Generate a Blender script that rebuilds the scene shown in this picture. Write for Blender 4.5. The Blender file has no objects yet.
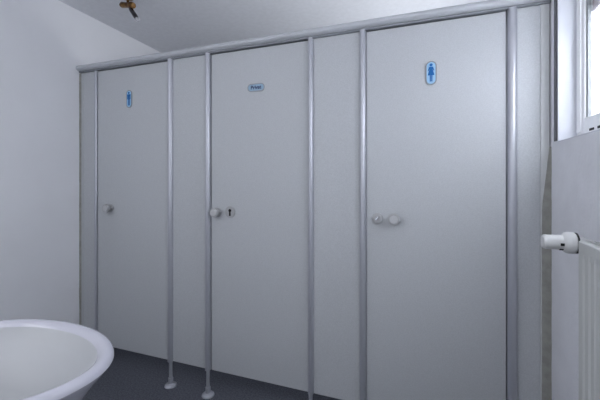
import bpy, bmesh, math, random
from mathutils import Vector, Matrix

random.seed(4)
S = bpy.context.scene
COL = S.collection
PI = math.pi


# ------------------------------------------------------------------ materials
def srgb(r, g, b):
    def f(v):
        v /= 255.0
        return v / 12.92 if v <= 0.04045 else ((v + 0.055) / 1.055) ** 2.4
    return (f(r), f(g), f(b), 1.0)


def mat(name, col, rough=0.5, metal=0.0, noise=0.0, nscale=60.0, bump=0.0, bscale=120.0,
        spec=0.5, coat=0.0, col2=None, detail=4.0):
    m = bpy.data.materials.new(name)
    m.use_nodes = True
    nt = m.node_tree
    b = nt.nodes['Principled BSDF']
    b.inputs['Base Color'].default_value = col
    b.inputs['Roughness'].default_value = rough
    b.inputs['Metallic'].default_value = metal
    b.inputs['Specular IOR Level'].default_value = spec
    if coat:
        b.inputs['Coat Weight'].default_value = coat
        b.inputs['Coat Roughness'].default_value = 0.08
    tc = nt.nodes.new('ShaderNodeTexCoord')
    if noise or col2:
        n = nt.nodes.new('ShaderNodeTexNoise')
        n.inputs['Scale'].default_value = nscale
        n.inputs['Detail'].default_value = detail
        nt.links.new(tc.outputs['Object'], n.inputs['Vector'])
        r = nt.nodes.new('ShaderNodeValToRGB')
        c2 = col2 or tuple(c * (1 - noise) for c in col[:3]) + (1.0,)
        r.color_ramp.elements[0].position = 0.35
        r.color_ramp.elements[1].position = 0.65
        r.color_ramp.elements[0].color = c2
        r.color_ramp.elements[1].color = col
        nt.links.new(n.outputs['Fac'], r.inputs['Fac'])
        nt.links.new(r.outputs['Color'], b.inputs['Base Color'])
    if bump:
        n2 = nt.nodes.new('ShaderNodeTexNoise')
        n2.inputs['Scale'].default_value = bscale
        n2.inputs['Detail'].default_value = 5.0
        nt.links.new(tc.outputs['Object'], n2.inputs['Vector'])
        bp = nt.nodes.new('ShaderNodeBump')
        bp.inputs['Strength'].default_value = bump
        bp.inputs['Distance'].default_value = 0.004
        nt.links.new(n2.outputs['Fac'], bp.inputs['Height'])
        nt.links.new(bp.outputs['Normal'], b.inputs['Normal'])
    return m


def emit(name, col, strength):
    m = bpy.data.materials.new(name)
    m.use_nodes = True
    b = m.node_tree.nodes['Principled BSDF']
    b.inputs['Base Color'].default_value = col
    b.inputs['Emission Color'].default_value = col
    b.inputs['Emission Strength'].default_value = strength
    return m


M = {
    'wall_left': mat('white_paint', srgb(246, 247, 251), 0.85, noise=0.03, nscale=3, bump=0.12, bscale=90),
    'wall_right': mat('white_roughcast', srgb(240, 241, 247), 0.9, noise=0.05, nscale=9, bump=0.9, bscale=60),
    'ceiling': mat('ceiling_plaster', srgb(226, 228, 234), 0.9, noise=0.05, nscale=30, bump=0.3, bscale=70),
    'floor': mat('grey_linoleum', srgb(104, 107, 117), 0.55, col2=srgb(70, 73, 83), nscale=110, bump=0.06, bscale=250),
    'melamine': mat('grey_melamine', srgb(200, 203, 207), 0.6, noise=0.10, nscale=260, detail=2, spec=0.2, bump=0.03, bscale=500),
    'melamine_edge': mat('door_edge', srgb(120, 124, 130), 0.6),
    'alu': mat('anodised_aluminium', srgb(190, 192, 200), 0.38, metal=0.5, noise=0.015, nscale=25),
    'rail': mat('satin_aluminium', srgb(196, 199, 205), 0.45, metal=0.12, noise=0.04, nscale=25),
    'alu_dark': mat('aluminium_lip', srgb(140, 144, 150), 0.5, metal=0.3),
    'channel': mat('olive_grey_channel', srgb(212, 214, 215), 0.6, noise=0.06, nscale=20),
    'sealant': mat('rough_sealant', srgb(164, 164, 158), 0.9, noise=0.2, nscale=35, bump=0.5),
    'dark': mat('dark_gap', srgb(30, 31, 36), 0.9),
    'knob': mat('grey_plastic_knob', srgb(176, 177, 180), 0.3),
    'knob_face': mat('knob_face', srgb(196, 197, 200), 0.35),
    'black': mat('black_keyhole', srgb(12, 12, 14), 0.7),
    'steel': mat('polished_steel', srgb(215, 217, 222), 0.2, metal=1.0),
    'sign_grey': mat('sign_border', srgb(150, 154, 160), 0.4, metal=0.3),
    'sign_face': mat('sign_face_pale_blue', srgb(158, 200, 232), 0.4),
    'sign_blue': mat('sign_blue', srgb(0, 100, 172), 0.45),
    'sign_navy': mat('sign_navy', srgb(8, 34, 84), 0.45),
    'sign_plate': mat('sign_plate_blue_grey', srgb(142, 172, 196), 0.4),
    'porcelain': mat('white_porcelain', srgb(200, 200, 212), 0.16, spec=0.5, coat=0.4),
    'porcelain_in': mat('bowl_porcelain', srgb(184, 186, 190), 0.4),
    'chrome': mat('chrome', srgb(220, 222, 226), 0.1, metal=1.0),
    'brass': mat('aged_brass', srgb(150, 116, 72), 0.3, metal=1.0, col2=srgb(96, 66, 48), nscale=40),
    'dark_metal': mat('dark_metal', srgb(92, 90, 92), 0.18, metal=1.0),
    'frame': mat('white_window_plastic', srgb(250, 251, 254), 0.45),
    'reveal': mat('white_reveal_paint', srgb(222, 224, 232), 0.6, noise=0.02, nscale=6),
    'gasket': mat('grey_gasket', srgb(132, 136, 140), 0.7),
    'trim_dark': mat('dark_grey_strip', srgb(112, 112, 118), 0.7, noise=0.15, nscale=30),
    'shutter_box': mat('pale_shutter_box', srgb(224, 216, 224), 0.6),
    'radiator': mat('white_enamel', srgb(206, 208, 207), 0.35, noise=0.02, nscale=5),
    'rad_dark': mat('grille_shadow', srgb(58, 58, 60), 0.8),
    'valve': mat('white_valve_plastic', srgb(214, 215, 216), 0.35),
}
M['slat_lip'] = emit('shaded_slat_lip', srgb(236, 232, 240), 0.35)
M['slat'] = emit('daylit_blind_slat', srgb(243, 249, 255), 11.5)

mg = bpy.data.materials.new('window_glass')
mg.use_nodes = True
nt = mg.node_tree
nt.nodes.clear()
o_ = nt.nodes.new('ShaderNodeOutputMaterial')
mx = nt.nodes.new('ShaderNodeMixShader')
tr = nt.nodes.new('ShaderNodeBsdfTransparent')
gl = nt.nodes.new('ShaderNodeBsdfGlossy')
gl.inputs['Roughness'].default_value = 0.03
mx.inputs[0].default_value = 0.06
nt.links.new(tr.outputs[0], mx.inputs[1])
nt.links.new(gl.outputs[0], mx.inputs[2])
nt.links.new(mx.outputs[0], o_.inputs[0])
M['glass'] = mg

mb = bpy.data.materials.new('clear_bulb_glass')
mb.use_nodes = True
b = mb.node_tree.nodes['Principled BSDF']
b.inputs['Base Color'].default_value = (0.95, 0.96, 1, 1)
b.inputs['Roughness'].default_value = 0.05
b.inputs['Transmission Weight'].default_value = 0.6
b.inputs['IOR'].default_value = 1.45
M['bulb'] = mb


# ------------------------------------------------------------------ mesh helpers
def add_box(bm, x0, x1, y0, y1, z0, z1, bevel=0.0):
    vs = [bm.verts.new((x, y, z)) for x in (x0, x1) for y in (y0, y1) for z in (z0, z1)]
    idx = [(0, 1, 3, 2), (4, 6, 7, 5), (0, 4, 5, 1), (2, 3, 7, 6), (0, 2, 6, 4), (1, 5, 7, 3)]
    fs = [bm.faces.new([vs[i] for i in q]) for q in idx]
    if bevel:
        es = list({e for f in fs for e in f.edges})
        bmesh.ops.bevel(bm, geom=es, offset=bevel, segments=2, affect='EDGES', profile=0.6)


def box_bm(*a, **k):
    bm = bmesh.new()
    add_box(bm, *a, **k)
    return bm


def add_lathe(bm, prof, n=32, mtx=None):
    """prof: list of (radius, height) along +Z; capped when the radius is 0"""
    rings = []
    for r, h in prof:
        if r <= 1e-6:
            rings.append([bm.verts.new((0, 0, h))])
        else:
            rings.append([bm.verts.new((r * math.cos(2 * PI * i / n), r * math.sin(2 * PI * i / n), h)) for i in range(n)])
    for a, c in zip(rings, rings[1:]):
        for i in range(n):
            j = (i + 1) % n
            if len(a) == 1 and len(c) == 1:
                continue
            if len(a) == 1:
                bm.faces.new((a[0], c[j], c[i]))
            elif len(c) == 1:
                bm.faces.new((a[i], a[j], c[0]))
            else:
                bm.faces.new((a[i], a[j], c[j], c[i]))
    if mtx is not None:
        vs = [v for r in rings for v in r]
        bmesh.ops.transform(bm, matrix=mtx, verts=vs)


def lathe_bm(prof, n=32, mtx=None):
    bm = bmesh.new()
    add_lathe(bm, prof, n, mtx)
    return bm


def add_prism(bm, pts, mtx, depth):
    """closed outline pts (2D) -> extruded solid of the given depth along local z, moved by mtx"""
    lo = [bm.verts.new(mtx @ Vector((p[0], p[1], 0))) for p in pts]
    hi = [bm.verts.new(mtx @ Vector((p[0], p[1], depth))) for p in pts]
    bm.faces.new(lo[::-1])
    bm.faces.new(hi)
    n = len(pts)
    for i in range(n):
        j = (i + 1) % n
        bm.faces.new((lo[i], lo[j], hi[j], hi[i]))


def obj(name, bm, m, parent=None, smooth=False, loc=None):
    bmesh.ops.recalc_face_normals(bm, faces=bm.faces[:])
    me = bpy.data.meshes.new(name)
    bm.to_mesh(me)
    bm.free()
    me.materials.append(M[m] if isinstance(m, str) else m)
    if smooth:
        for p in me.polygons:
            p.use_smooth = True
        try:
            me.set_sharp_from_angle(angle=math.radians(38))
        except Exception:
            pass
    o = bpy.data.objects.new(name, me)
    COL.objects.link(o)
    if parent is not None:
        o.parent = parent
    if loc:
        o.location = loc
    return o


def thing(name, label, cat, loc=(0, 0, 0), group=None):
    o = bpy.data.objects.new(name, None)
    o.empty_display_size = 0.05
    COL.objects.link(o)
    o.location = loc
    o['label'] = label
    o['category'] = cat
    o['kind'] = 'thing'
    if group:
        o['group'] = group
    return o


def struct(name, bm, m, label=None, cat=None, smooth=False):
    o = obj(name, bm, m, smooth=smooth)
    o['kind'] = 'structure'
    if label:
        o['label'] = label
    if cat:
        o['category'] = cat
    return o


FRONT = Matrix.Rotation(PI / 2, 4, 'X')          # local z -> -y, local y -> +z (facing the room)
CEIL = 2.37
XR = 2.67                                        # right wall face

# ------------------------------------------------------------------ room shell
# left wall, slightly out of square
bm = bmesh.new()
def lw(y):
    return 0.003 - 0.0548 * y
pts = [(lw(-2.45), -2.45), (lw(1.3), 1.3), (lw(1.3) - 0.12, 1.3), (lw(-2.45) - 0.12, -2.45)]
add_prism(bm, pts, Matrix.Translation((0, 0, 0)), CEIL)
struct('wall_left', bm, 'wall_left', 'plain white painted wall at the end of the cubicle row', 'wall')

struct('floor', box_bm(-0.3, 2.8, -2.5, 1.35, -0.06, 0.0), 'floor',
       'dark blue-grey speckled linoleum floor under the cubicles', 'floor')
struct('ceiling', box_bm(-0.3, 2.8, -2.5, 1.35, CEIL, CEIL + 0.08), 'ceiling',
       'flat plastered ceiling above the cubicle row', 'ceiling')
struct('wall_back', box_bm(-0.3, 2.8, 1.2, 1.32, 0, CEIL), 'wall_left',
       'white wall behind the toilet cubicles', 'wall')
struct('wall_near', box_bm(-0.3, 2.8, -2.45, -2.33, 0, CEIL), 'wall_left',
       'white wall opposite the cubicles', 'wall')

WY0, WY1, SILL, HEAD = -1.50, -0.083, 1.382, 2.22    # window opening
bm = bmesh.new()
XO = 2.80
add_box(bm, XR, XO, -2.45, 1.3, 0, SILL)
add_box(bm, XR, XO, -2.45, 1.3, HEAD, CEIL)
add_box(bm, XR, XO, WY1, 1.3, SILL, HEAD)
add_box(bm, XR, XO, -2.45, WY0, SILL, HEAD)
struct('wall_right', bm, 'wall_right', 'rough plastered white wall below and around the window', 'wall')

# low pre-wall that carries the wash basin
struct('wall_basin', box_bm(0.25, 1.62, -2.33, -1.47, 0, 1.02), 'wall_left',
       'low white installation wall behind the wash basin', 'wall')

# rough sealant joint where the partition meets the plaster, irregular toward the wall
def sealant(name, side, z0, z1, label):
    bm = bmesh.new()
    rnd = random.Random(7)
    n = 60
    L, R = [], []
    for i in range(n + 1):
        z = z0 + (z1 - z0) * i / n
        w = 0.0145 + 0.0028 * math.sin(i * 0.7) + rnd.uniform(-0.0022, 0.0022)
        if side > 0:
            x0, x1, dy = 2.6385 + rnd.uniform(0, 0.001) + 0.026 * max(0.0, (z - 1.12) / 0.252), XR + 0.001, -0.004 - w * 0.4
        else:
            x0, x1, dy = 0.001, 0.0175 - rnd.uniform(0, 0.0015), -0.004 - w * 0.3
        L.append([bm.verts.new(p) for p in ((x0, -0.0015, z), (x0 if side < 0 else x1, dy, z), (x1 if side < 0 else x1, -0.0015, z))])
    for a, c in zip(L, L[1:]):
        for i in range(3):
            j = (i + 1) % 3
            bm.faces.new((a[i], a[j], c[j], c[i]))
    bm.faces.new(L[0][::-1])
    bm.faces.new(L[-1])
    return struct(name, bm, 'sealant', label, 'trim')
sealant('trim_2', 1, 0.15, 1.372, 'rough olive-grey sealant joint between cubicles and plastered wall')
sealant('trim_3', -1, 0.15, 1.948, 'thin grey sealant joint between cubicles and white wall')

# dark strip between partition and window
struct('trim_1', box_bm(XR - 0.004, XR + 0.001, -0.078, -0.050, SILL + 0.006, CEIL), 'trim_dark',
       'narrow dark grey strip between cubicles and window', 'trim')

# ------------------------------------------------------------------ window
win = thing('window_1', 'white plastic window over the radiator, glaring with daylight', 'window', (2.70, -0.8, SILL))
win['kind'] = 'structure'
IW = Matrix.Translation((-2.70, 0.8, -SILL))
def wobj(name, bm, m, parent=win, **k):
    bmesh.ops.transform(bm, matrix=IW, verts=bm.verts[:])
    return obj(name, bm, m, parent, **k)

bm = bmesh.new()     # painted reveal lining: jambs, head, sill
add_box(bm, XR - 0.001, 2.728, WY1 - 0.004, WY1, SILL, HEAD)
add_box(bm, XR - 0.001, 2.728, WY0, WY0 + 0.004, SILL, HEAD)
add_box(bm, XR - 0.001, 2.728, WY0 + 0.004, WY1 - 0.004, SILL, SILL + 0.004)
add_box(bm, XR - 0.001, 2.728, WY0 + 0.004, WY1 - 0.004, HEAD - 0.004, HEAD)
wobj('reveal', bm, 'reveal')
bm = bmesh.new()     # sash frame
fy0, fy1 = WY0 + 0.004, WY1 - 0.004
add_box(bm, 2.728, 2.79, fy1 - 0.066, fy1, SILL, HEAD, bevel=0.004)
add_box(bm, 2.728, 2.79, fy0, fy0 + 0.066, SILL, HEAD, bevel=0.004)
add_box(bm, 2.728, 2.79, fy0 + 0.066, fy1 - 0.066, SILL, SILL + 0.078, bevel=0.004)
add_box(bm, 2.728, 2.79, fy0 + 0.066, fy1 - 0.066, HEAD - 0.07, HEAD, bevel=0.004)
add_box(bm, 2.722, 2.79, fy1 - 0.045, fy1 - 0.012, SILL + 0.03, HEAD - 0.03, bevel=0.003)   # raised bead on the side member
wobj('sash_frame', bm, 'frame')
bm = bmesh.new()
gy0, gy1 = fy0 + 0.066, fy1 - 0.066
add_box(bm, 2.734, 2.745, gy1 - 0.012, gy1, SILL + 0.078, HEAD - 0.07)
add_box(bm, 2.734, 2.745, gy0, gy0 + 0.012, SILL + 0.078, HEAD - 0.07)
wobj('glazing_gasket', bm, 'gasket')
wobj('pane', box_bm(2.744, 2.748, gy0, gy1, SILL + 0.078, HEAD - 0.07), 'glass')
for y in (-0.214, -0.276):
    wobj('drain_slot', box_bm(2.7262, 2.7288, y - 0.017, y + 0.017, SILL + 0.026, SILL + 0.034, bevel=0.0006), 'black')

# slatted blind outside the pane
bl = thing('window_blind', 'white slatted blind glowing with daylight behind the window pane', 'blind', (2.77, -0.8, SILL + 0.078))
IB = Matrix.Translation((-2.77, 0.8, -SILL - 0.078))
def bobj(name, bm, m, **k):
    bmesh.ops.transform(bm, matrix=IB, verts=bm.verts[:])
    return obj(name, bm, m, bl, **k)
ZB = 1.835
bobj('head_box', box_bm(2.751, 2.789, gy0 + 0.002, gy1 - 0.002, ZB, HEAD - 0.075), 'shutter_box')
z = SILL + 0.088
k = 0
while z < ZB - 0.012:
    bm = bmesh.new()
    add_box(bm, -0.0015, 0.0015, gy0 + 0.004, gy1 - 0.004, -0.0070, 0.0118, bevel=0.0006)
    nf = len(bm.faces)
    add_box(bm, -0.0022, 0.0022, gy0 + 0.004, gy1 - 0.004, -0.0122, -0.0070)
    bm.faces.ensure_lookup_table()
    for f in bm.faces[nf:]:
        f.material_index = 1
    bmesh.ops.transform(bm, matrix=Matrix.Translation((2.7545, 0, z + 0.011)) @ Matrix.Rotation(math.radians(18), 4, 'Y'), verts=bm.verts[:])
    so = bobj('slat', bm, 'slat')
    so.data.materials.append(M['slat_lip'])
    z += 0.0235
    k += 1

# ------------------------------------------------------------------ cubicle front: rail, panels, posts
DB, DT = 0.152, 1.9470           # lower and upper edge of doors
part = thing('toilet_partition', 'pale grey cubicle front with aluminium posts on feet and a top rail', 'partition', (1.335, 0, 0))
IP = Matrix.Translation((-1.335, 0, 0))
def pobj(name, bm, m, parent=part, **k):
    bmesh.ops.transform(bm, matrix=IP, verts=bm.verts[:])
    return obj(name, bm, m, parent, **k)

# top rail: rounded front section extruded along x
sec = []
for i in range(13):
    a = PI / 2 + PI * i / 12
    sec.append((-0.008 + 0.026 * math.cos(a), 1.9795 + 0.0185 * math.sin(a)))
sec += [(0.034, 1.961), (0.034, 1.998)]
RX = Matrix(((0, 0, 1, 0), (1, 0, 0, 0), (0, 1, 0, 0), (0, 0, 0, 1)))   # local (x,y,z) -> world (y,z,x)
bm = bmesh.new()
add_prism(bm, sec, Matrix.Translation((0.0045, 0, 0)) @ RX, XR - 0.0055)
rail = pobj('top_rail', bm, 'rail', smooth=True)
bm = bmesh.new()
add_box(bm, 0.0065, XR - 0.002, -0.013, 0.034, 1.9515, 1.961, bevel=0.002)
add_box(bm, 0.0065, XR - 0.002, 0.0315, 0.0355, 1.905, 1.957)  # hidden strip added to block light leaking over the doors
pobj('rail_lip_and_light_stop', bm, 'alu_dark', rail)

def panel(x0, x1):
    return pobj('panel', box_bm(x0, x1, 0.002, 0.030, DB, 1.9515, bevel=0.0015), 'melamine')
panel(0.030, 0.134)
panel(0.776, 1.013)
panel(1.658, 1.896)
panel(2.548, 2.634)
# narrow channels against the two walls
pobj('wall_channel', box_bm(0.0055, 0.0300, 0.000, 0.034, DB - 0.01, 1.9515, bevel=0.001), 'melamine')
pobj('wall_channel', box_bm(2.6345, 2.6655, -0.001, 0.034, DB - 0.01, 1.9515, bevel=0.001), 'channel')

def post(xc, w, dep, foot=True):
    bm = bmesh.new()
    n = 14
    out = []
    for i in range(n + 1):
        a = PI + PI * i / n
        out.append((xc + w / 2 * math.cos(a), 0.000 + dep * math.sin(a)))
    out += [(xc + w / 2, 0.032), (xc - w / 2, 0.032)]
    add_prism(bm, out, Matrix.Translation((0, 0, DB - 0.001)), 1.9545 - DB)
    p = pobj('post', bm, 'alu', smooth=True)
    if foot:
        fb = bmesh.new()
        add_lathe(fb, [(0, DB - 0.002), (0.0105, DB - 0.002), (0.0105, 0.05), (0.0145, 0.049), (0.0145, 0.018),
                       (0.018, 0.015), (0.030, 0.012), (0.035, 0.007), (0.036, 0.0008), (0, 0.0008)], 28,
                  Matrix.Translation((xc - 0.003, 0.004, 0)))
        f = pobj('foot', fb, 'alu', p, smooth=True)
    return p
post(0.7615, 0.034, 0.019)
post(1.0265, 0.032, 0.019)
post(1.646, 0.029, 0.019)
post(1.9095, 0.031, 0.019)
post(2.5345, 0.036, 0.020)
post(0.1465, 0.022, 0.007)

# ------------------------------------------------------------------ doors
def knob_prof():
    return [(0, 0.0), (0.0235, 0.0), (0.0235, 0.004), (0.020, 0.006), (0.011, 0.008), (0.011, 0.020),
            (0.0165, 0.022), (0.0255, 0.026), (0.0265, 0.030), (0.0265, 0.040), (0.0245, 0.0435), (0.018, 0.0450), (0, 0.0445)]


def door_obj(root, name, bm, m, parent=None, **k):
    return obj(name, bm, m, parent or root, **k)


def make_knob(root, x, z):
    kb = obj('knob', lathe_bm(knob_prof(), 32, FRONT), 'knob', root, smooth=True, loc=(x, 0, z))
    obj('knob_face', lathe_bm([(0, 0.0446), (0.0185, 0.0452), (0.0170, 0.0465), (0, 0.0470)], 28, FRONT), 'knob_face', kb, smooth=True)
    return kb


def stadium(w, h, n=10):
    """outline of a plate with fully rounded short ends, upright when h > w"""
    r = min(w, h) / 2 * 0.98
    pts = []
    for cx, cy, a0 in ((w / 2 - r, h / 2 - r, 0), (-w / 2 + r, h / 2 - r, 90), (-w / 2 + r, -h / 2 + r, 180), (w / 2 - r, -h / 2 + r, 270)):
        for i in range(n + 1):
            a = math.radians(a0 + 90 * i / n)
            pts.append((cx + r * math.cos(a), cy + r * math.sin(a)))
    out = []
    for p in pts:
        if not out or (Vector(p) - Vector(out[-1])).length > 1e-5:
            out.append(p)
    if (Vector(out[0]) - Vector(out[-1])).length < 1e-5:
        out.pop()
    return out


def circle(cx, cy, r, n=20):
    return [(cx + r * math.cos(2 * PI * i / n), cy + r * math.sin(2 * PI * i / n)) for i in range(n)]


def make_door(x0, x1, label):
    root = thing('door', label, 'door', ((x0 + x1) / 2, 0, DB), 'toilet cubicle doors')
    w = x1 - x0
    obj('door_leaf', box_bm(-w / 2, w / 2, 0.003, 0.031, 0, DT - DB, bevel=0.0015), 'melamine', root)
    return root


D1 = make_door(0.163, 0.7420, 'grey cubicle door with a small man pictogram, beside the white wall')
D2 = make_door(1.0475, 1.6295, 'grey cubicle door with the small text sign and a black keyhole')
D3 = make_door(1.9268, 2.5125, 'grey cubicle door with a woman pictogram, closest to the window')


def wx(root, x):
    return x - root.location.x


def wz(z):
    return z - DB


# --- knobs and locks
make_knob(D1, wx(D1, 0.280), wz(1.052))
make_knob(D2, wx(D2, 1.091), wz(1.052))
make_knob(D3, wx(D3, 2.058), wz(1.055))
# keyhole plate of door two
def keyhole_plate(root, x, z):
    bm = bmesh.new()
    add_prism(bm, stadium(0.060, 0.064), FRONT, 0.0065)
    bmesh.ops.transform(bm, matrix=Matrix.Translation((0, 0.003, 0)), verts=bm.verts[:])
    pl = obj('keyhole_plate', bm, 'knob', root, loc=(x, 0, z))
    bm = bmesh.new()
    add_prism(bm, circle(0, 0.008, 0.0092), Matrix.Translation((0, -0.0030, 0)) @ FRONT, 0.0012)
    add_prism(bm, [(-0.0048, 0.004), (-0.0058, -0.0215), (0.0058, -0.0215), (0.0048, 0.004)], Matrix.Translation((0, -0.0030, 0)) @ FRONT, 0.0012)
    obj('keyhole', bm, 'black', pl)
    return pl
keyhole_plate(D2, wx(D2, 1.172), wz(1.056))
# lock rosette with a turn bar on door three
lk = obj('lock_rosette', lathe_bm([(0, 0), (0.0262, 0), (0.0262, 0.005), (0.0235, 0.009), (0.016, 0.010), (0.0145, 0.0085), (0, 0.0085)], 32,
                                  Matrix.Translation((0, 0.003, 0)) @ FRONT), 'knob', D3, smooth=True, loc=(wx(D3, 1.978), 0, wz(1.053)))
bm = bmesh.new()
add_box(bm, -0.0035, 0.0035, -0.013, -0.004, -0.0115, 0.0115, bevel=0.0015)
bmesh.ops.transform(bm, matrix=Matrix.Rotation(math.radians(38), 4, 'Y'), verts=bm.verts[:])
obj('turn_bar', bm, 'steel', lk)

# --- signs
def sign(root, x, z, w, h, face):
    bm = bmesh.new()
    add_prism(bm, stadium(w, h), Matrix.Translation((0, 0.0032, 0)) @ FRONT, 0.0042)
    s = obj('sign', bm, 'sign_grey', root, loc=(x, 0, z))
    bm = bmesh.new()
    add_prism(bm, stadium(w - 0.011, h - 0.011), FRONT, 0.0016)
    obj('sign_face', bm, face, s)
    return s


PF = Matrix.Translation((0, -0.0016, 0)) @ FRONT
def woman(s, sc):
    bm = bmesh.new()
    add_prism(bm, [(x * sc, y * sc) for x, y in circle(0, 0.0335, 0.0062)], PF, 0.0008)
    dress = [(-0.0075, 0.0255), (0.0075, 0.0255), (0.0125, 0.010), (0.0100, 0.0088), (0.0062, 0.0165), (0.0130, -0.0095), (0.0052, -0.0095),
             (0.0052, -0.0355), (0.0008, -0.0355), (0.0008, -0.0095), (-0.0008, -0.0095), (-0.0008, -0.0355), (-0.0052, -0.0355),
             (-0.0052, -0.0095), (-0.0130, -0.0095), (-0.0062, 0.0165), (-0.0100, 0.0088), (-0.0125, 0.010)]
    add_prism(bm, [(x * sc, y * sc) for x, y in dress[::-1]], PF, 0.0008)
    return obj('pictogram', bm, 'sign_blue', s)


def man(s, sc):
    bm = bmesh.new()
    add_prism(bm, [(x * sc, y * sc) for x, y in circle(0, 0.0335, 0.0062)], PF, 0.0008)
    body = [(-0.0115, 0.0255), (0.0115, 0.0255), (0.0125, 0.0235), (0.0125, -0.0020), (0.0088, -0.0020), (0.0088, 0.0160), (0.0072, 0.0160),
            (0.0072, -0.0370), (0.0012, -0.0370), (0.0012, -0.0030), (-0.0012, -0.0030), (-0.0012, -0.0370), (-0.0072, -0.0370),
            (-0.0072, 0.0160), (-0.0088, 0.0160), (-0.0088, -0.0020), (-0.0125, -0.0020), (-0.0125, 0.0235)]
    add_prism(bm, [(x * sc, y * sc) for x, y in body[::-1]], PF, 0.0008)
    return obj('pictogram', bm, 'sign_blue', s)


s1 = sign(D1, wx(D1, 0.435), wz(1.744), 0.046, 0.112, 'sign_face')
man(s1, 1.12)
s3 = sign(D3, wx(D3, 2.217), wz(1.718), 0.048, 0.108, 'sign_face')
woman(s3, 1.08)
s2 = sign(D2, wx(D2, 1.333), wz(1.734), 0.104, 0.044, 'sign_plate')
cu = bpy.data.curves.new('sign_text', 'FONT')
cu.body = 'Privat'
cu.size = 0.027
cu.align_x = 'CENTER'
cu.align_y = 'CENTER'
cu.extrude = 0.0004
cu.offset = 0.0009
to = bpy.data.objects.new('tmp_text', cu)
COL.objects.link(to)
bpy.context.view_layer.update()
me = bpy.data.meshes.new_from_object(to.evaluated_get(bpy.context.evaluated_depsgraph_get()))
bpy.data.objects.remove(to)
me.transform(Matrix.Translation((0, -0.0018, 0)) @ FRONT)
me.materials.clear()
me.materials.append(M['sign_navy'])
tx = bpy.data.objects.new('lettering', me)
COL.objects.link(tx)
tx.parent = s2

# ------------------------------------------------------------------ wash basin
BX, BY, BZ = 1.304, -1.176, 0.85
basin = thing('wash_basin', 'white oval porcelain wash basin with a thick rounded rim', 'sink', (BX, BY, 0.85))
A, B = 0.275, 0.181
N = 96
def ring(bm, d, z, back=0.0):
    vs = []
    for i in range(N):
        t = 2 * PI * i / N
        c, s = math.cos(t), math.sin(t)
        e = 0.96
        x = (A - d) * math.copysign(abs(c) ** e, c)
        y = (B - d) * math.copysign(abs(s) ** e, s)
        if s < 0:                              # deeper rear half that reaches back to the wall
            y *= 1.0 + back
        vs.append(bm.verts.new((x, y, z)))
    return vs


def skin_rings(bm, rings, close_first=False, close_last=False):
    for a, c in zip(rings, rings[1:]):
        for i in range(N):
            j = (i + 1) % N
            bm.faces.new((a[i], a[j], c[j], c[i]))
    if close_first:
        bm.faces.new(rings[0][::-1])
    if close_last:
        bm.faces.new(rings[-1])


bm = bmesh.new()
outer = [(0.160, -0.190), (0.140, -0.180), (0.112, -0.150), (0.083, -0.114), (0.056, -0.080), (0.033, -0.050), (0.018, -0.032), (0.007, -0.020), (0.0005, -0.011),
         (0.0015, -0.004), (0.006, 0.0015), (0.013, 0.004), (0.021, 0.003), (0.029, -0.001), (0.035, -0.008)]
skin_rings(bm, [ring(bm, d, z, 0.15) for d, z in outer], close_first=True)
rim = obj('basin_body', bm, 'porcelain', basin, smooth=True)
for p in rim.data.polygons:
    p.use_smooth = True
bm = bmesh.new()
inner = [(0.035, -0.008), (0.042, -0.019), (0.058, -0.038), (0.084, -0.060), (0.110, -0.084), (0.135, -0.112), (0.152, -0.134), (0.161, -0.140)]
skin_rings(bm, [ring(bm, d, z, 0.1 if d > 0.05 else 0.15) for d, z in inner], close_last=True)
bowl = obj('bowl', bm, 'porcelain_in', basin, smooth=True)
obj('drain', lathe_bm([(0, -0.1370), (0.014, -0.1366), (0.018, -0.1352), (0.0185, -0.1405), (0, -0.1410)], 28), 'chrome', basin, smooth=True)
# rear shoulder by which the basin hangs on the low wall
obj('mounting_shoulder', box_bm(-0.12, 0.12, -0.294, -0.13, -0.125, -0.045, bevel=0.012), 'porcelain', basin)

# ------------------------------------------------------------------ radiator with thermostat
RXF, RY1, RY0, RZ0, RZ1 = 2.577, -0.551, -1.55, 0.20, 1.081
rad = thing('radiator', 'white ribbed panel radiator under the window with a thermostat head', 'radiator', (2.61, (RY0 + RY1) / 2, RZ0))
IR = Matrix.Translation((-2.61, -(RY0 + RY1) / 2, -RZ0))
def robj(name, bm, m, parent=rad, **k):
    bmesh.ops.transform(bm, matrix=IR, verts=bm.verts[:])
    return obj(name, bm, m, parent, **k)

# front panel with vertical ribs pressed into the sheet
bm = bmesh.new()
prof = []
y = RY1 - 0.028
while y > RY0 + 0.03:
    prof += [(y, 0.0), (y - 0.007, 0.0032), (y - 0.022, 0.0032), (y - 0.029, 0.0)]
    y -= 0.0333
prof = [(RY1, 0.004), (RY1 - 0.004, 0.0)] + prof + [(RY0 + 0.004, 0.0), (RY0, 0.004)]
zz = [(RZ0, 1.0, 0.004), (RZ0 + 0.02, 0.0, 0.0), (RZ0 + 0.045, 1.0, 0.0), (RZ1 - 0.045, 1.0, 0.0), (RZ1 - 0.026, 0.0, 0.0), (RZ1 - 0.004, 0.0, 0.0), (RZ1, 0.0, 0.004)]
rows = []
for z, kf, add in zz:
    rows.append([bm.verts.new((RXF + (dx * kf if 0 < i < len(prof) - 1 else dx) + add, yy, z)) for i, (yy, dx) in enumerate(prof)])
for a, c in zip(rows, rows[1:]):
    for i in range(len(prof) - 1):
        bm.faces.new((a[i], a[i + 1], c[i + 1], c[i]))
back = [[bm.verts.new((RXF + 0.014, yy, z)) for yy in (RY1, RY0)] for z in (RZ0, RZ1)]
bm.faces.new([back[0][0], back[0][1], back[1][1], back[1][0]])
bm.faces.new([r[0] for r in rows] + [back[1][0], back[0][0]])
bm.faces.new([r[-1] for r in rows] + [back[1][1], back[0][1]])
bm.faces.new(rows[0] + [back[0][1], back[0][0]])
bm.faces.new(rows[-1] + [back[1][1], back[1][0]])
robj('front_panel', bm, 'radiator')
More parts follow.
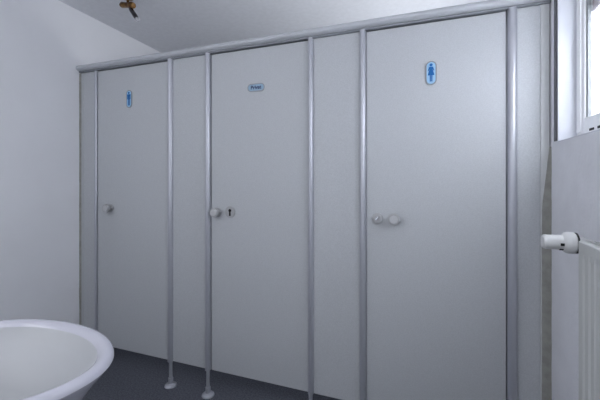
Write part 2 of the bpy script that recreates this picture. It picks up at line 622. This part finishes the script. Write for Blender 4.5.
robj('rear_panel', box_bm(2.632, 2.645, RY0, RY1, RZ0, RZ1 - 0.006, bevel=0.002), 'radiator')
for ya, yb in ((RY1 - 0.0015, RY1), (RY0, RY0 + 0.0015)):
    robj('side_cover', box_bm(RXF + 0.0142, 2.6318, ya, yb, RZ0 + 0.02, RZ1 - 0.002), 'radiator')
bm = bmesh.new()                    # top grille: bars running along the radiator
for xg in (RXF + 0.019, RXF + 0.031, RXF + 0.043):
    add_box(bm, xg - 0.0035, xg + 0.0035, RY0 + 0.002, RY1 - 0.002, RZ1 - 0.010, RZ1 - 0.003)
for i in range(12):
    yg = RY1 - 0.02 - i * 0.085
    add_box(bm, RXF + 0.0142, 2.6318, yg - 0.004, yg + 0.004, RZ1 - 0.014, RZ1 - 0.0102)
robj('top_grille', bm, 'radiator')
robj('convector_fins', box_bm(RXF + 0.018, 2.630, RY0 + 0.01, RY1 - 0.01, RZ0 + 0.05, RZ1 - 0.05), 'rad_dark')
for yb in (RY0 + 0.18, RY1 - 0.18):
    for zb in (RZ0 + 0.15, RZ1 - 0.18):
        robj('wall_bracket', box_bm(2.6452, XR - 0.0005, yb - 0.015, yb + 0.015, zb - 0.03, zb + 0.03), 'radiator')

for yp in (RY1 - 0.06, RY1 - 0.11):     # pipes rising from the floor into the radiator
    robj('supply_pipe', lathe_bm([(0, 0.0005), (0.020, 0.0005), (0.020, 0.008), (0.009, 0.010), (0.009, RZ0 + 0.04), (0, RZ0 + 0.04)], 20,
                                 Matrix.Translation((2.612, yp, 0))), 'radiator', smooth=True)

# thermostat head: axis out of the wall into the room, beside the radiator end
VY, VZ = -0.510, 1.066
def vx(x):      # lathe along -x starting at x
    return Matrix.Translation((x, VY, VZ)) @ Matrix.Rotation(-PI / 2, 4, 'Y')
hb = robj('thermostat_head', lathe_bm([(0, 0.0), (0.0208, 0.0), (0.0212, 0.002), (0.0198, 0.046), (0.0205, 0.049), (0.0192, 0.054), (0.016, 0.0565), (0, 0.0560)],
                                      36, vx(2.564)), 'valve', smooth=True)
bm = bmesh.new()                   # wide scale ring with grip ribs
add_lathe(bm, [(0, 0), (0.0265, 0.0), (0.0295, 0.003), (0.0300, 0.016), (0.0275, 0.024), (0.0205, 0.030), (0, 0.030)], 36, vx(2.5835))
robj('scale_ring', bm, 'valve', hb, smooth=True)
bm = bmesh.new()
add_lathe(bm, [(0.0, 0), (0.0285, 0.0), (0.0285, 0.0035), (0, 0.0035)], 36, vx(2.5875))
robj('shadow_joint', bm, 'rad_dark', hb, smooth=True)
bm = bmesh.new()                   # printed scale marks
for ang in (8, 58):
    a = math.radians(180 + ang)
    cy, cz = VY + 0.0212 * math.cos(a), VZ + 0.0212 * math.sin(a)
    mm = Matrix.Translation((2.5495, cy, cz)) @ Matrix.Rotation(a, 4, 'X')
    b2 = bmesh.new()
    add_box(b2, -0.0045, 0.0045, -0.0008, 0.0008, -0.0036, 0.0036)
    bmesh.ops.transform(b2, matrix=mm, verts=b2.verts[:])
    tmp = bpy.data.meshes.new('t')
    b2.to_mesh(tmp)
    b2.free()
    bm.from_mesh(tmp)
    bpy.data.meshes.remove(tmp)
robj('scale_mark', bm, 'black', hb)
bm = bmesh.new()
add_lathe(bm, [(0, 0.0), (0.012, 0.0), (0.012, 0.018), (0.0175, 0.018), (0.0175, 0.03), (0, 0.03)], 28, vx(2.622))
add_lathe(bm, [(0, 0), (0.009, 0), (0.009, 0.042), (0, 0.042)], 24, Matrix.Translation((2.613, RY1 - 0.001, VZ - 0.012)) @ Matrix.Rotation(-PI / 2, 4, 'X'))
robj('valve_body', bm, 'valve', smooth=True)

# ------------------------------------------------------------------ ceiling spot lamp
LX, LY = 0.487, -0.060
spot = thing('ceiling_spotlight', 'small brass ceiling spotlight with a tilted dark holder and clear bulb', 'light', (LX, LY, CEIL))
def along(p, q):
    p, q = Vector(p), Vector(q)
    d = q - p
    return Matrix.Translation(p) @ d.to_track_quat('Z', 'Y').to_matrix().to_4x4(), d.length
obj('canopy', lathe_bm([(0, 0), (0.050, 0), (0.050, -0.006), (0.044, -0.020), (0.030, -0.032), (0.012, -0.036), (0, -0.036)], 32), 'brass', spot, smooth=True)
bm = bmesh.new()
m4, L = along((0, 0, -0.034), (0.004, 0, -0.060))
add_lathe(bm, [(0, 0), (0.008, 0), (0.008, L), (0, L)], 16, m4)
m4, L = along((-0.060, 0.006, -0.056), (0.056, -0.006, -0.086))
add_lathe(bm, [(0, 0), (0.013, 0.002), (0.018, 0.014), (0.016, 0.040), (0.016, L - 0.036), (0.021, L - 0.018), (0.016, L - 0.001), (0, L)], 20, m4)
arm = obj('swivel_arm', bm, 'brass', spot, smooth=True)
m4, L = along((0.018, -0.004, -0.086), (0.078, -0.006, -0.166))
obj('lamp_holder', lathe_bm([(0, 0), (0.006, 0), (0.009, 0.012), (0.0125, 0.026), (0.0135, L * 0.8), (0.012, L), (0, L)], 24, m4), 'dark_metal', spot, smooth=True)
m4, L = along((0.077, -0.006, -0.165), (0.094, -0.006, -0.188))
obj('bulb', lathe_bm([(0, 0), (0.009, 0.001), (0.0125, 0.008), (0.0125, 0.014), (0.009, 0.022), (0, 0.026)], 24, m4), 'bulb', spot, smooth=True)

# ------------------------------------------------------------------ light
def area(name, loc, rot, sx, sy, power, col=(1, 1, 1), spread=180):
    l = bpy.data.lights.new(name, 'AREA')
    l.shape = 'RECTANGLE'
    l.size, l.size_y = sx, sy
    l.energy = power
    l.color = col
    l.spread = math.radians(spread)
    o = bpy.data.objects.new(name, l)
    COL.objects.link(o)
    o.location = loc
    o.rotation_euler = rot
    return o
# added soft fill under the ceiling behind the camera, no fixture there
area('room_fill', (1.3, -1.9, CEIL - 0.03), (0, 0, 0), 1.6, 0.6, 5.5, (0.97, 0.985, 1.0))
# broad unseen fill added in front of the near wall, which has no doorway
area('near_wall_fill', (1.5, -2.31, 1.3), (PI / 2, 0, 0), 2.0, 1.8, 3.0, (0.97, 0.985, 1.0))
# unseen fill added at the left to brighten the right wall and sash
area('side_fill', (0.3, -1.95, 1.75), (PI / 2, 0, math.radians(-75)), 0.6, 1.0, 5, (0.97, 0.985, 1.0))
# hidden light added inside the last cubicle to brighten the ceiling
area('cubicle_fill', (XR - 0.02, 0.65, 1.60), (math.radians(128), 0, PI / 2), 0.9, 0.6, 12.3, (0.93, 0.96, 1.0), 140)

w = bpy.data.worlds.new('world')
S.world = w
w.use_nodes = True
bg = w.node_tree.nodes['Background']
bg.inputs[0].default_value = (0.75, 0.85, 1.0, 1)
bg.inputs[1].default_value = 1.0

# ------------------------------------------------------------------ camera
cd = bpy.data.cameras.new('camera')
cd.sensor_fit = 'HORIZONTAL'
cd.sensor_width = 36.0
cd.lens = 36.0 * 345.0 / 600.0
cd.shift_y = -22.0 / 600.0
cd.clip_start = 0.02
cam = bpy.data.objects.new('camera', cd)
COL.objects.link(cam)
cam.location = (2.207, -1.663, 1.245)
cam.rotation_euler = (PI / 2, 0, math.atan2(128.7, 345.0))
S.camera = cam

S.view_settings.view_transform = 'Standard'
S.view_settings.look = 'None'
S.view_settings.exposure = 0.0
